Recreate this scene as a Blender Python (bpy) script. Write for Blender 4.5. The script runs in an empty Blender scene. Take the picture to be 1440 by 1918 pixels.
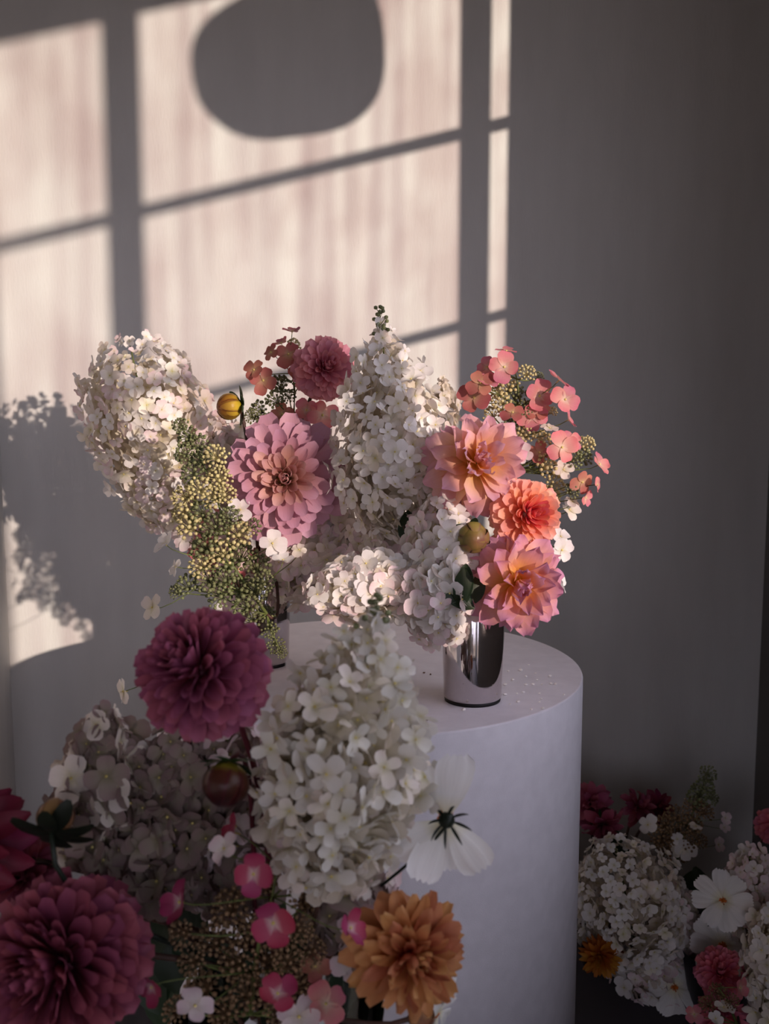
import bpy, math, random
from mathutils import Vector, Matrix
random.seed(7)
R = math.radians
SC = bpy.context.scene
COL = SC.collection

# ------------------------------------------------------------ camera, sky, sun, exposure
CAM_H = 1.18
PITCH = R(6.8)
FOC = 1900.0                     # focal length in pixels of the 1440x1918 frame
cd = bpy.data.cameras.new('camera')
cd.sensor_fit = 'VERTICAL'; cd.sensor_height = 36.0; cd.lens = FOC / 1918 * 36.0
cd.clip_start = 0.02
cd.dof.use_dof = True; cd.dof.focus_distance = 1.45; cd.dof.aperture_fstop = 6.3
cam = bpy.data.objects.new('camera', cd); COL.objects.link(cam)
cam.location = (0, 0, CAM_H); cam.rotation_euler = (math.pi / 2 - PITCH, 0, 0)
SC.camera = cam

w = bpy.data.worlds.new('world'); SC.world = w; w.use_nodes = True
bg = w.node_tree.nodes['Background']
bg.inputs[1].default_value = 5.0                       # clear evening sky above, darker ground below the horizon
_n = w.node_tree.nodes; _l = w.node_tree.links
_tc = _n.new('ShaderNodeTexCoord'); _sx = _n.new('ShaderNodeSeparateXYZ'); _l.new(_tc.outputs['Generated'], _sx.inputs[0])
_mr = _n.new('ShaderNodeMapRange'); _mr.inputs[1].default_value = -.08; _mr.inputs[2].default_value = .12; _l.new(_sx.outputs[2], _mr.inputs[0])
_mx = _n.new('ShaderNodeMix'); _mx.data_type = 'RGBA'; _l.new(_mr.outputs[0], _mx.inputs[0])
_mx.inputs[6].default_value = (.13, .12, .11, 1); _mx.inputs[7].default_value = (.63, .70, .87, 1); _l.new(_mx.outputs[2], bg.inputs[0])

SUN_DIR = Vector((-0.5747096, 0.79855154, -0.17895338))
sd = bpy.data.lights.new('sun', 'SUN'); sd.energy = 5.2; sd.color = (1.0, 0.89, 0.79); sd.angle = R(0.75)
so = bpy.data.objects.new('sun', sd); COL.objects.link(so)
so.rotation_euler = SUN_DIR.to_track_quat('-Z', 'Y').to_euler(); so.location = (2.5, -2, 2.5)

vs = SC.view_settings
vs.view_transform = 'Standard'; vs.look = 'None'; vs.gamma = 1.0; vs.use_curve_mapping = False
vs.exposure = 0.10

# ------------------------------------------------------------ helpers
def lin(c):
    c = c / 255.0
    return c / 12.92 if c <= 0.04045 else ((c + 0.055) / 1.055) ** 2.4
def rgb(t): return (lin(t[0]), lin(t[1]), lin(t[2]), 1)
_sp, _cp = math.sin(PITCH), math.cos(PITCH)
def ray(px, py):
    x = (px - 720) / FOC; u = -(py - 959) / FOC
    return Vector((x, _cp + u * _sp, u * _cp - _sp))
def at(px, py, Y):
    r = ray(px, py); return Vector((0, 0, CAM_H)) + r * (Y / r.y)
def facing(f):        # right, up, towards the viewer -> world direction
    return (Vector((1, 0, 0)) * f[0] + Vector((0, _sp, _cp)) * f[1] + Vector((0, -_cp, _sp)) * f[2]).normalized()
def frame_for(z, spin=0.0):
    z = Vector(z).normalized(); q = z.to_track_quat('Z', 'Y')
    return q.to_matrix().to_4x4() @ Matrix.Rotation(spin, 4, 'Z')
def rnd(a, b): return random.uniform(a, b)

class MB:
    def __init__(s): s.v = []; s.f = []; s.uv = []; s.mi = []
    def add(s, v, f, uv, M=None, mi=0):
        o = len(s.v)
        s.v += [(M @ Vector(p)) for p in v] if M is not None else list(v)
        for fc in f: s.f.append([i + o for i in fc]); s.mi.append(mi)
        s.uv += uv
        return s
    def mesh(s, name, mats, smooth=True):
        m = bpy.data.meshes.new(name); m.from_pydata([tuple(p) for p in s.v], [], s.f)
        ul = m.uv_layers.new(name='UVMap')
        vi = [0] * len(m.loops); m.loops.foreach_get('vertex_index', vi)
        flat = []
        for i in vi: flat += s.uv[i]
        ul.data.foreach_set('uv', flat)
        for k in (mats if isinstance(mats, (list, tuple)) else [mats]): m.materials.append(k)
        m.polygons.foreach_set('material_index', s.mi)
        m.polygons.foreach_set('use_smooth', [smooth] * len(m.polygons))
        m.update(); return m
def obj(name, mesh, parent=None, M=None):
    o = bpy.data.objects.new(name, mesh); COL.objects.link(o)
    if parent is not None: o.parent = parent
    if M is not None: o.matrix_basis = M
    return o
def tag(o, label=None, cat=None, group=None, kind=None):
    for k, v in (('label', label), ('category', cat), ('group', group), ('kind', kind)):
        if v: o[k] = v
    return o
def thing(name, label, cat, loc=(0, 0, 0), group=None):
    o = obj(name, None); o.location = loc; o.empty_display_size = .02
    return tag(o, label, cat, group)

# geometry
def g_petal(L, W, a=.6, b=.5, cup=.5, bend=0., nu=2, nv=4, base=.14, ruf=0., ph=0., droop=0.):
    v = []; uv = []; f = []
    vm = a / (a + b); nrm = (vm ** a) * ((1 - vm) ** b)
    y = z = 0.0; prev = 0.0
    for j in range(nv + 1):
        t = j / nv; t = 1 - (1 - t) ** 1.25
        wdt = (t ** a) * ((1 - min(t, .985)) ** b) / nrm
        wdt = max(wdt, base * (1 - t)) * W / 2
        ang = bend * (t + prev) / 2 + droop * ((t + prev) / 2) ** 3
        dl = (t - prev) * L; y += math.cos(ang) * dl; z += math.sin(ang) * dl; prev = t
        an = bend * t + droop * t ** 3
        c = cup * (1 - .45 * t)
        for i in range(2 * nu + 1):
            x = (i - nu) / nu
            if c > 1e-3:
                X = wdt / c * math.sin(x * c); Z = wdt / c * (1 - math.cos(x * c))
            else: X = wdt * x; Z = 0
            Z += ruf * W * math.sin(ph + t * 7 + x * 2.5) * t * (.35 + abs(x))
            v.append(Vector((X, y - math.sin(an) * Z, z + math.cos(an) * Z))); uv.append((x * .5 + .5, t))
    n = 2 * nu + 1
    for j in range(nv):
        for i in range(n - 1):
            f.append((j * n + i, j * n + i + 1, (j + 1) * n + i + 1, (j + 1) * n + i))
    return v, f, uv
_t = (1 + 5 ** .5) / 2
ICO = [Vector(p).normalized() for p in [(-1, _t, 0), (1, _t, 0), (-1, -_t, 0), (1, -_t, 0), (0, -1, _t), (0, 1, _t), (0, -1, -_t), (0, 1, -_t), (_t, 0, -1), (_t, 0, 1), (-_t, 0, -1), (-_t, 0, 1)]]
ICF = [(0, 11, 5), (0, 5, 1), (0, 1, 7), (0, 7, 10), (0, 10, 11), (1, 5, 9), (5, 11, 4), (11, 10, 2), (10, 7, 6), (7, 1, 8), (3, 9, 4), (3, 4, 2), (3, 2, 6), (3, 6, 8), (3, 8, 9), (4, 9, 5), (2, 4, 11), (6, 2, 10), (8, 6, 7), (9, 8, 1)]
def g_ico(c, r, sz=1.0):
    c = Vector(c)
    return [c + Vector((p.x * r, p.y * r, p.z * r * sz)) for p in ICO], ICF, [(.5, p.z * .5 + .5) for p in ICO]
def g_tube(pts, r0, r1, n=6, cap=True):
    pts = [Vector(p) for p in pts]; v = []; f = []; uv = []
    k = len(pts)
    for j, p in enumerate(pts):
        d = (pts[min(j + 1, k - 1)] - pts[max(j - 1, 0)]).normalized()
        q = d.to_track_quat('Z', 'Y'); r = r0 + (r1 - r0) * j / (k - 1)
        for i in range(n):
            a = 2 * math.pi * i / n
            v.append(p + q @ Vector((math.cos(a) * r, math.sin(a) * r, 0))); uv.append((i / n, j / (k - 1)))
    for j in range(k - 1):
        for i in range(n):
            f.append((j * n + i, j * n + (i + 1) % n, (j + 1) * n + (i + 1) % n, (j + 1) * n + i))
    if cap: f.append(list(range(n))[::-1]); f.append([(k - 1) * n + i for i in range(n)])
    return v, f, uv
def bez(p0, p1, p2, p3, n=10):
    o = []
    for i in range(n + 1):
        t = i / n; s = 1 - t
        o.append(p0 * s ** 3 + p1 * 3 * s * s * t + p2 * 3 * s * t * t + p3 * t ** 3)
    return o
def g_lathe(prof, n=64, wrap=True):
    v = []; f = []; uv = []
    k = len(prof)
    for j, (r, z) in enumerate(prof):
        for i in range(n):
            a = 2 * math.pi * i / n; v.append(Vector((r * math.cos(a), r * math.sin(a), z))); uv.append((i / n, j / (k - 1)))
    for j in range(k - 1):
        for i in range(n): f.append((j * n + i, j * n + (i + 1) % n, (j + 1) * n + (i + 1) % n, (j + 1) * n + i))
    return v, f, uv
def g_box(x0, x1, y0, y1, z0, z1):
    v = [Vector(p) for p in ((x0, y0, z0), (x1, y0, z0), (x1, y1, z0), (x0, y1, z0), (x0, y0, z1), (x1, y0, z1), (x1, y1, z1), (x0, y1, z1))]
    return v, [(0, 3, 2, 1), (4, 5, 6, 7), (0, 1, 5, 4), (1, 2, 6, 5), (2, 3, 7, 6), (3, 0, 4, 7)], [(0, 0)] * 8

# ------------------------------------------------------------ materials
def nmat(name):
    m = bpy.data.materials.new(name); m.use_nodes = True
    return m, m.node_tree, m.node_tree.nodes, m.node_tree.nodes['Principled BSDF']
def petal_mat(name, base, mid, tip, trans=.38, rough=.55, var=.12, p1=.35, edge=None):
    m, nt, N, B = nmat(name)
    uvn = N.new('ShaderNodeUVMap'); sep = N.new('ShaderNodeSeparateXYZ'); nt.links.new(uvn.outputs[0], sep.inputs[0])
    cr = N.new('ShaderNodeValToRGB'); e = cr.color_ramp.elements
    e[0].position = .06; e[0].color = rgb(base); e[1].position = 1; e[1].color = rgb(tip)
    k = e.new(p1); k.color = rgb(mid)
    nt.links.new(sep.outputs[1], cr.inputs[0])
    # fine veins running along the petal
    tc = N.new('ShaderNodeMapping'); tc.inputs['Scale'].default_value = (16, 1.3, 1); nt.links.new(uvn.outputs[0], tc.inputs[0])
    nz = N.new('ShaderNodeTexNoise'); nz.inputs['Scale'].default_value = 1.0; nz.inputs['Detail'].default_value = 2; nt.links.new(tc.outputs[0], nz.inputs[0])
    oi = N.new('ShaderNodeObjectInfo')
    ad = N.new('ShaderNodeMath'); ad.operation = 'MULTIPLY_ADD'; ad.inputs[1].default_value = .16; ad.inputs[2].default_value = -.08; nt.links.new(nz.outputs[0], ad.inputs[0])
    rv = N.new('ShaderNodeMath'); rv.operation = 'MULTIPLY_ADD'; rv.inputs[1].default_value = var * 2; rv.inputs[2].default_value = 1 - var; nt.links.new(oi.outputs['Random'], rv.inputs[0])
    s2 = N.new('ShaderNodeMath'); s2.operation = 'ADD'; nt.links.new(ad.outputs[0], s2.inputs[0]); nt.links.new(rv.outputs[0], s2.inputs[1])
    hs = N.new('ShaderNodeHueSaturation'); nt.links.new(cr.outputs[0], hs.inputs['Color']); nt.links.new(s2.outputs[0], hs.inputs['Value'])
    hv = N.new('ShaderNodeMath'); hv.operation = 'MULTIPLY_ADD'; hv.inputs[1].default_value = .03; hv.inputs[2].default_value = .485; nt.links.new(oi.outputs['Random'], hv.inputs[0])
    nt.links.new(hv.outputs[0], hs.inputs['Hue'])
    if edge:
        m1 = N.new('ShaderNodeMath'); m1.operation = 'SUBTRACT'; m1.inputs[1].default_value = .5; nt.links.new(sep.outputs[0], m1.inputs[0])
        m2 = N.new('ShaderNodeMath'); m2.operation = 'ABSOLUTE'; nt.links.new(m1.outputs[0], m2.inputs[0])
        m3 = N.new('ShaderNodeMapRange'); m3.inputs[1].default_value = .30; m3.inputs[2].default_value = .5; nt.links.new(m2.outputs[0], m3.inputs[0])
        mc = N.new('ShaderNodeMix'); mc.data_type = 'RGBA'; nt.links.new(m3.outputs[0], mc.inputs[0]); nt.links.new(cr.outputs[0], mc.inputs[6]); mc.inputs[7].default_value = rgb(edge)
        nt.links.new(mc.outputs[2], hs.inputs['Color'])
    nt.links.new(hs.outputs[0], B.inputs['Base Color']); B.inputs['Roughness'].default_value = rough
    B.inputs['Specular IOR Level'].default_value = .25
    bp = N.new('ShaderNodeBump'); bp.inputs['Strength'].default_value = .25; bp.inputs['Distance'].default_value = .001; nt.links.new(nz.outputs[0], bp.inputs['Height']); nt.links.new(bp.outputs[0], B.inputs['Normal'])
    tr = N.new('ShaderNodeBsdfTranslucent'); nt.links.new(hs.outputs[0], tr.inputs[0])
    mx = N.new('ShaderNodeMixShader'); mx.inputs[0].default_value = trans
    nt.links.new(B.outputs[0], mx.inputs[1]); nt.links.new(tr.outputs[0], mx.inputs[2])
    nt.links.new(mx.outputs[0], N['Material Output'].inputs[0])
    return m
def plain(name, col, rough=.6, metal=0, var=.0, spec=.3, noise=None):
    m, nt, N, B = nmat(name)
    B.inputs['Base Color'].default_value = rgb(col); B.inputs['Roughness'].default_value = rough
    B.inputs['Metallic'].default_value = metal; B.inputs['Specular IOR Level'].default_value = spec
    if noise:
        tc = N.new('ShaderNodeTexCoord'); nz = N.new('ShaderNodeTexNoise'); nz.inputs['Scale'].default_value = noise
        nt.links.new(tc.outputs['Object'], nz.inputs[0])
        cr = N.new('ShaderNodeValToRGB'); e = cr.color_ramp.elements
        e[0].color = rgb([c * (1 - var) for c in col]); e[1].color = rgb([min(255, c * (1 + var)) for c in col]); e[0].position = .3; e[1].position = .7
        nt.links.new(nz.outputs[0], cr.inputs[0]); nt.links.new(cr.outputs[0], B.inputs['Base Color'])
    return m
def wall_mat(name, col, sc=(6, 6, 1.2), bump=.12):
    m, nt, N, B = nmat(name)
    tc = N.new('ShaderNodeTexCoord'); mp = N.new('ShaderNodeMapping'); mp.inputs['Scale'].default_value = sc
    nt.links.new(tc.outputs['Object'], mp.inputs[0])
    n1 = N.new('ShaderNodeTexNoise'); n1.inputs['Scale'].default_value = 3; n1.inputs['Detail'].default_value = 5; nt.links.new(mp.outputs[0], n1.inputs[0])
    cr = N.new('ShaderNodeValToRGB'); e = cr.color_ramp.elements
    e[0].position = .3; e[0].color = rgb([c * .965 for c in col]); e[1].position = .7; e[1].color = rgb(col)
    nt.links.new(n1.outputs[0], cr.inputs[0]); nt.links.new(cr.outputs[0], B.inputs['Base Color'])
    n2 = N.new('ShaderNodeTexNoise'); n2.inputs['Scale'].default_value = 45; n2.inputs['Detail'].default_value = 6; nt.links.new(mp.outputs[0], n2.inputs[0])
    bp = N.new('ShaderNodeBump'); bp.inputs['Strength'].default_value = bump; bp.inputs['Distance'].default_value = .004
    nt.links.new(n2.outputs[0], bp.inputs['Height']); nt.links.new(bp.outputs[0], B.inputs['Normal'])
    B.inputs['Roughness'].default_value = .62; B.inputs['Specular IOR Level'].default_value = .25
    return m
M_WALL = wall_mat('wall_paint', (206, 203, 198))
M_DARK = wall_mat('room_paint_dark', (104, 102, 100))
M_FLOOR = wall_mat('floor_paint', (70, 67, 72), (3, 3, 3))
M_PLINTH = wall_mat('plinth_paint', (236, 231, 236), (14, 14, 14), .1)
M_FRAME = plain('window_paint', (205, 200, 198), .5)
M_STEM = plain('flower_stem', (74, 52, 44), .5, var=.2, noise=30)
M_STEMP = plain('purple_flower_stem', (92, 40, 48), .45, var=.15, noise=30)
M_STEMG = plain('green_flower_stem', (98, 108, 58), .5, var=.2, noise=30)
M_LEAF = petal_mat('dark_leaf', (44, 58, 36), (38, 54, 34), (50, 62, 38), .15, .4)
M_BRACT = petal_mat('green_bract', (70, 92, 44), (52, 78, 40), (40, 62, 34), .15, .35)
M_BRACTD = petal_mat('dark_bract', (30, 36, 26), (26, 32, 24), (34, 40, 28), .08, .4)
WH = petal_mat('white_hydrangea_petal', (232, 226, 206), (247, 242, 236), (249, 244, 240), .36, .6, .05)
WH2 = petal_mat('cream_hydrangea_petal', (222, 214, 180), (242, 233, 216), (245, 234, 224), .36, .6, .06)
WHP = petal_mat('blush_hydrangea_petal', (232, 220, 206), (245, 232, 228), (243, 218, 222), .36, .6, .07)
PKH = petal_mat('pink_hydrangea_petal', (226, 196, 176), (222, 152, 146), (224, 126, 142), .36, .55, .14)
PKB = petal_mat('rose_hydrangea_petal', (194, 160, 126), (184, 122, 106), (184, 104, 98), .32, .55, .18)
PKF = petal_mat('hot_pink_hydrangea_petal', (220, 186, 186), (184, 84, 112), (168, 50, 88), .3, .5, .08)
BEADG = plain('green_flower_bud', (108, 112, 76), .5, var=.22, noise=120)
BEADY = plain('yellow_flower_bud', (184, 172, 122), .5, var=.15, noise=120)
BEADB = plain('brown_flower_bud', (130, 104, 76), .55, var=.25, noise=120)
CEN = plain('floret_centre', (216, 198, 120), .6)
CEND = plain('dark_floret_centre', (120, 84, 60), .6)

# ------------------------------------------------------------ the room
TH = R(10)
WDIR = Vector((math.cos(TH), math.sin(TH), 0)); WN = Vector((-math.sin(TH), math.cos(TH), 0))   # along / into the back wall
CORNER = Vector((0.89457, 2.35774, 0)); U = Vector((-.08244, -.9966, 0)).normalized()              # right wall runs from the corner towards the viewer
UN = Vector((-U.y, U.x, 0))                                                                     # outwards (to the right)
if UN.x < 0: UN = -UN
RZ = 2.62
def slab(name, o, a, n, s0, s1, z0, z1, t0, t1, mat, parent=None, bevel=0):
    mb = MB(); v, f, uv = g_box(s0, s1, t0, t1, z0, z1)
    v = [o + a * p.x + n * p.y + Vector((0, 0, p.z)) for p in v]
    mb.add(v, f, uv); ob = obj(name, mb.mesh(name, mat, False), parent)
    return ob
BW0 = Vector((-.78034, 2.0624, 0))
wb = slab('wall_back', BW0, WDIR, WN, -.3, 1.9, 0, RZ, 0, .1, M_WALL); tag(wb, kind='structure')
# left: a projecting return whose edge shows as a thin strip, then the rest of the left wall
mb = MB(); v, f, uv = g_box(-.9, 0, -.24, .02, 0, RZ)
mb.add([BW0 + WDIR * p.x + WN * p.y + Vector((0, 0, p.z)) for p in v], f, uv)
v, f, uv = g_box(-1.75, -1.65, -2.9, 1.95, 0, RZ); mb.add(v, f, uv)
tag(obj('wall_left', mb.mesh('wall_left', M_WALL, False)), kind='structure')
S0, S1 = .890, 2.365; Z0, Z1 = 1.04, 2.305
mb = MB()
W2 = (3.05, 5.05, .12, 2.1)
for (a, b, c, d) in ((-.06, W2[0], 0, Z0), (-.06, 5.4, Z1, RZ), (-.06, S0, Z0, Z1), (S1, W2[0], Z0, Z1), (W2[0], W2[1], W2[3], Z1), (W2[0], W2[1], 0, W2[2]), (W2[1], 5.4, 0, Z1)):
    v, f, uv = g_box(a, b, 0, .012, c, d); mb.add([CORNER + U * p.x + UN * p.y + Vector((0, 0, p.z)) for p in v], f, uv)
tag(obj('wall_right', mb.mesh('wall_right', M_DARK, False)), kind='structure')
W3 = (-.95, .42, .10, 2.2)
mb = MB()
for a, b, c, d in ((-1.75, W3[0], 0, RZ), (W3[1], .9, 0, RZ), (W3[0], W3[1], 0, W3[2]), (W3[0], W3[1], W3[3], RZ)): mb.add(*g_box(a, b, -2.93, -2.9, c, d))
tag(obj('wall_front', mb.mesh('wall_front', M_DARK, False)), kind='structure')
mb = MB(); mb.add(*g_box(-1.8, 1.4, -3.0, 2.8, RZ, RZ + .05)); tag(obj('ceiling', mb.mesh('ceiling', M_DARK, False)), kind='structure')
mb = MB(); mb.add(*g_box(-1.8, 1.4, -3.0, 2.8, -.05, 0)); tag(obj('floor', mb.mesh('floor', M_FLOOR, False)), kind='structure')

# window: frame bars and streaky tinted panes
win = obj('window_1', None); win.location = CORNER + U * 1.6 + Vector((0, 0, Z0)); win['kind'] = 'structure'
def wpart(name, s0, s1, z0, z1, t0, t1, mat):
    o = slab(name, CORNER - win.location, U, UN, s0, s1, z0, z1, t0, t1, mat, win); return o
for a, b in ((.956, 1.037), (1.962, 2.050)): wpart('mullion', a, b, Z0, Z1, 0, .012, M_FRAME)
def glass_mat():
    m, nt, N, B = nmat('streaky_shade_glass'); N.remove(B)
    tc = N.new('ShaderNodeTexCoord')
    mp = N.new('ShaderNodeMapping'); mp.inputs['Scale'].default_value = (1, 15, .45); nt.links.new(tc.outputs['Object'], mp.inputs[0])
    n1 = N.new('ShaderNodeTexNoise'); n1.inputs['Scale'].default_value = 1.6; n1.inputs['Detail'].default_value = 3; nt.links.new(mp.outputs[0], n1.inputs[0])
    cr = N.new('ShaderNodeValToRGB'); e = cr.color_ramp.elements
    e[0].position = .36; e[0].color = (.82, .77, .78, 1); e[1].position = .6; e[1].color = (.98, .98, .98, 1)
    nt.links.new(n1.outputs[0], cr.inputs[0])
    n2 = N.new('ShaderNodeTexNoise'); n2.inputs['Scale'].default_value = 5; n2.inputs['Detail'].default_value = 4; nt.links.new(tc.outputs['Object'], n2.inputs[0])  # blotches in the tint stand in for tree shade on the wall
    c2 = N.new('ShaderNodeValToRGB'); e = c2.color_ramp.elements
    e[0].position = .38; e[0].color = (.86, .80, .79, 1); e[1].position = .6; e[1].color = (.98, .97, .96, 1)
    nt.links.new(n2.outputs[0], c2.inputs[0])
    mu = N.new('ShaderNodeMix'); mu.data_type = 'RGBA'; mu.blend_type = 'MULTIPLY'; mu.inputs[0].default_value = 1
    nt.links.new(cr.outputs[0], mu.inputs[6]); nt.links.new(c2.outputs[0], mu.inputs[7])
    tr = N.new('ShaderNodeBsdfTransparent'); nt.links.new(mu.outputs[2], tr.inputs[0])
    gl = N.new('ShaderNodeBsdfGlossy'); gl.inputs['Roughness'].default_value = .05
    mx = N.new('ShaderNodeMixShader'); mx.inputs[0].default_value = .05
    nt.links.new(tr.outputs[0], mx.inputs[1]); nt.links.new(gl.outputs[0], mx.inputs[2]); nt.links.new(mx.outputs[0], N['Material Output'].inputs[0])
    return m
M_GLASS = glass_mat()
zz = [(Z0, 1.512), (1.533, 1.912), (1.937, Z1)]
for a, b in ((S0, .956), (1.037, 1.962), (2.05, S1)):
    for z0, z1 in ((1.512, 1.533), (1.912, 1.937)): wpart('glazing_bar', a, b, z0, z1, 0, .012, M_FRAME)
    for z0, z1 in zz: wpart('pane', a, b, z0, z1, .004, .007, M_GLASS)

win = obj('fill_window_2', None); win.location = CORNER + U * 3.9 + Vector((0, 0, W2[2])); win['kind'] = 'structure'  # opening added for low fill light on plinth and floor flowers
wpart('mullion', 4.02, 4.08, W2[2], W2[3], 0, .012, M_FRAME)
for a, b in ((W2[0], 4.02), (4.08, W2[1])):
    wpart('glazing_bar', a, b, 1.24, 1.27, 0, .012, M_FRAME)
    for z0, z1 in ((W2[2], 1.24), (1.27, W2[3])): wpart('pane', a, b, z0, z1, .004, .007, M_GLASS)

win = obj('fill_window_3', None); win.location = (-.26, -2.9, W3[2]); win['kind'] = 'structure'  # opening added behind the camera for frontal fill light
for nm, a, b, c, d, m_ in (('mullion', -.29, -.23, W3[2], W3[3], M_FRAME), ('glazing_bar', W3[0], -.29, 1.2, 1.23, M_FRAME), ('glazing_bar', -.23, W3[1], 1.2, 1.23, M_FRAME), ('pane', W3[0], -.29, W3[2], 1.2, M_GLASS), ('pane', -.23, W3[1], W3[2], 1.2, M_GLASS), ('pane', W3[0], -.29, 1.23, W3[3], M_GLASS), ('pane', -.23, W3[1], 1.23, W3[3], M_GLASS)):
    q = .004 if nm == 'pane' else .012
    obj(nm, MB().add(*g_box(a + .26, b + .26, -q, 0, c - W3[2], d - W3[2])).mesh(nm, m_, False), win)

# rounded paper lantern added unseen in the window, shaped for its shadow on the wall
lt = thing('paper_blocker', 'rounded paper lantern added unseen inside the window to shade the wall', 'blocker', CORNER + U * 1.463 - UN * .03 + Vector((0, 0, 1.978)))
mb = MB(); v = []; f = []; uv = []
nr, na = 18, 48
for j in range(nr + 1):
    ph = -math.pi / 2 + math.pi * j / nr
    for i in range(na):
        a = 2 * math.pi * i / na
        def se(c, e): return math.copysign(abs(c) ** e, c)
        rr = se(math.cos(ph), .52)
        x = .268 * rr * se(math.cos(a), .8) + .012 * math.sin(3 * ph); y = .03 * rr * se(math.sin(a), .8); zn = se(math.sin(ph), .72); z = .155 * zn * (1 - .10 * x / .26)
        if zn < 0: x = x * (1 - .2 * zn * zn) - .03 * zn * zn
        p = U * x + UN * (y - .03) + Vector((0, 0, z + .155)); v.append(p); uv.append((i / na, j / nr))
for j in range(nr):
    for i in range(na): f.append((j * na + i, j * na + (i + 1) % na, (j + 1) * na + (i + 1) % na, (j + 1) * na + i))
mb.add(v, f, uv); obj('shade', mb.mesh('blocker_shell', plain('blocker_paper', (200, 190, 180), .8)), lt)
mb = MB(); mb.add(*g_tube([-UN * .03 + Vector((0, 0, .305)), -UN * .03 + Vector((0, 0, RZ - 1.978))], .003, .003)); obj('cord', mb.mesh('cord', M_STEM), lt)

# ------------------------------------------------------------ plinths and vases
PC = Vector((-.023, 1.56, 0)); PR = .33; PT = .75
def plinth(c, r, h, label):
    t = thing('cylindrical_plinth', label, 'plinth', (c[0], c[1], 0))
    be = .0025
    prof = [(0, 0), (r, 0), (r, h - be), (r - be * .3, h - be * .3), (r - be, h), (0, h)]
    mb = MB(); mb.add(*g_lathe(prof, 160)); m = mb.mesh('plinth_body', M_PLINTH, True)
    for p in m.polygons: p.use_smooth = abs(p.normal.z) < .3
    obj('body', m, t)
    return t
plinth(PC, PR, PT, 'tall white painted cylinder plinth with two steel vases on its round top')
FV = Vector((-.10, .90, 0)); FT = .36
plinth(FV, .19, FT, 'low white cylinder plinth below the frame carrying the front bouquet')

def steel():
    m, nt, N, B = nmat('polished_steel')
    B.inputs['Base Color'].default_value = (.62, .57, .57, 1); B.inputs['Metallic'].default_value = 1; B.inputs['Roughness'].default_value = .07
    tc = N.new('ShaderNodeTexCoord'); mp = N.new('ShaderNodeMapping'); mp.inputs['Scale'].default_value = (4, 4, 160); nt.links.new(tc.outputs['Object'], mp.inputs[0])
    nz = N.new('ShaderNodeTexNoise'); nz.inputs['Scale'].default_value = 3; nt.links.new(mp.outputs[0], nz.inputs[0])
    bp = N.new('ShaderNodeBump'); bp.inputs['Strength'].default_value = .04; bp.inputs['Distance'].default_value = .0005; nt.links.new(nz.outputs[0], bp.inputs['Height']); nt.links.new(bp.outputs[0], B.inputs['Normal'])
    return m
M_STEEL = steel()
M_BASE = plain('dark_vase_base', (24, 20, 20), .5)
def vase(name, loc, r0, r1, h, mat, label):
    t = thing(name, label, 'vase', loc)
    prof = [(0, .004), (r0 - .003, .004), (r0 - .0006, .0055), (r0, .008), (r1, h - .001), (r1 - .0006, h), (r1 - .0012, h - .001), (r0 - .002, .012), (0, .010)]
    mb = MB(); mb.add(*g_lathe(prof, 96)); obj('body', mb.mesh('vase_body', mat), t)
    mb = MB(); mb.add(*g_lathe([(0, 0), (r0 - .0015, 0), (r0 - .001, .0045), (0, .0045)], 96)); tag(obj('foot', mb.mesh('vase_foot', M_BASE), t), 'dark base ring')
    return t
V2 = Vector((.1235, 1.384, PT)); V1 = Vector((-.1925, 1.575, PT)); VH = .148
vase('steel_vase', V2, .0405, .0445, VH, M_STEEL, 'polished steel tumbler vase at the right, fully visible on the plinth')
vase('steel_vase', V1, .0405, .0445, VH, M_STEEL, 'steel tumbler vase at the left, mostly hidden behind front flowers')
def clear_glass():
    m, nt, N, B = nmat('clear_glass'); B.inputs['Base Color'].default_value = (.85, .9, .88, 1)
    B.inputs['Roughness'].default_value = .03; B.inputs['Transmission Weight'].default_value = 1; return m
vase('glass_vase', Vector((FV.x, FV.y, FT)), .07, .10, .24, clear_glass(), 'clear glass vase under the front bouquet at the bottom edge')
M_POT = plain('dark_pot', (38, 36, 42), .35)
FB1 = Vector((.46, 1.98, 0)); FB2 = Vector((.64, 1.84, 0))
vase('dark_pot', FB1, .05, .065, .13, M_POT, 'dark pot on the floor beneath the round white hydrangea')
vase('dark_pot', FB2, .05, .065, .11, M_POT, 'dark pot on the floor at the lower right corner')

def vessel(name):
    return {'V1': (V1 + Vector((0, 0, .02)), V1 + Vector((0, 0, VH)), .03), 'V2': (V2 + Vector((0, 0, .02)), V2 + Vector((0, 0, VH)), .03),
            'F': (Vector((FV.x, FV.y, FT + .02)), Vector((FV.x, FV.y, FT + .24)), .06),
            'B1': (FB1 + Vector((0, 0, .02)), FB1 + Vector((0, 0, .13)), .04), 'B2': (FB2 + Vector((0, 0, .02)), FB2 + Vector((0, 0, .11)), .04)}[name]
def stem_to(root, start, d, ves, r=.0028, mat=None, name='stem', leafy=False):
    """stem from a flower's base (start, leaving along d) down into its vessel"""
    bot, rim, rr = vessel(ves); a = rnd(0, 6.28); k = rnd(.2, .9) * rr
    off = Vector((math.cos(a) * k, math.sin(a) * k, 0))
    L = (start - rim).length
    p = bez(start, start + d * L * .35, rim + off + Vector((0, 0, L * .3)), rim + off * .8, 10)
    p.append(bot - off * .4)
    mb = MB(); mb.add(*g_tube([q - root.location for q in p], r * .85, r, 7))
    return obj(name, mb.mesh(name, mat or M_STEM), root), p

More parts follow.
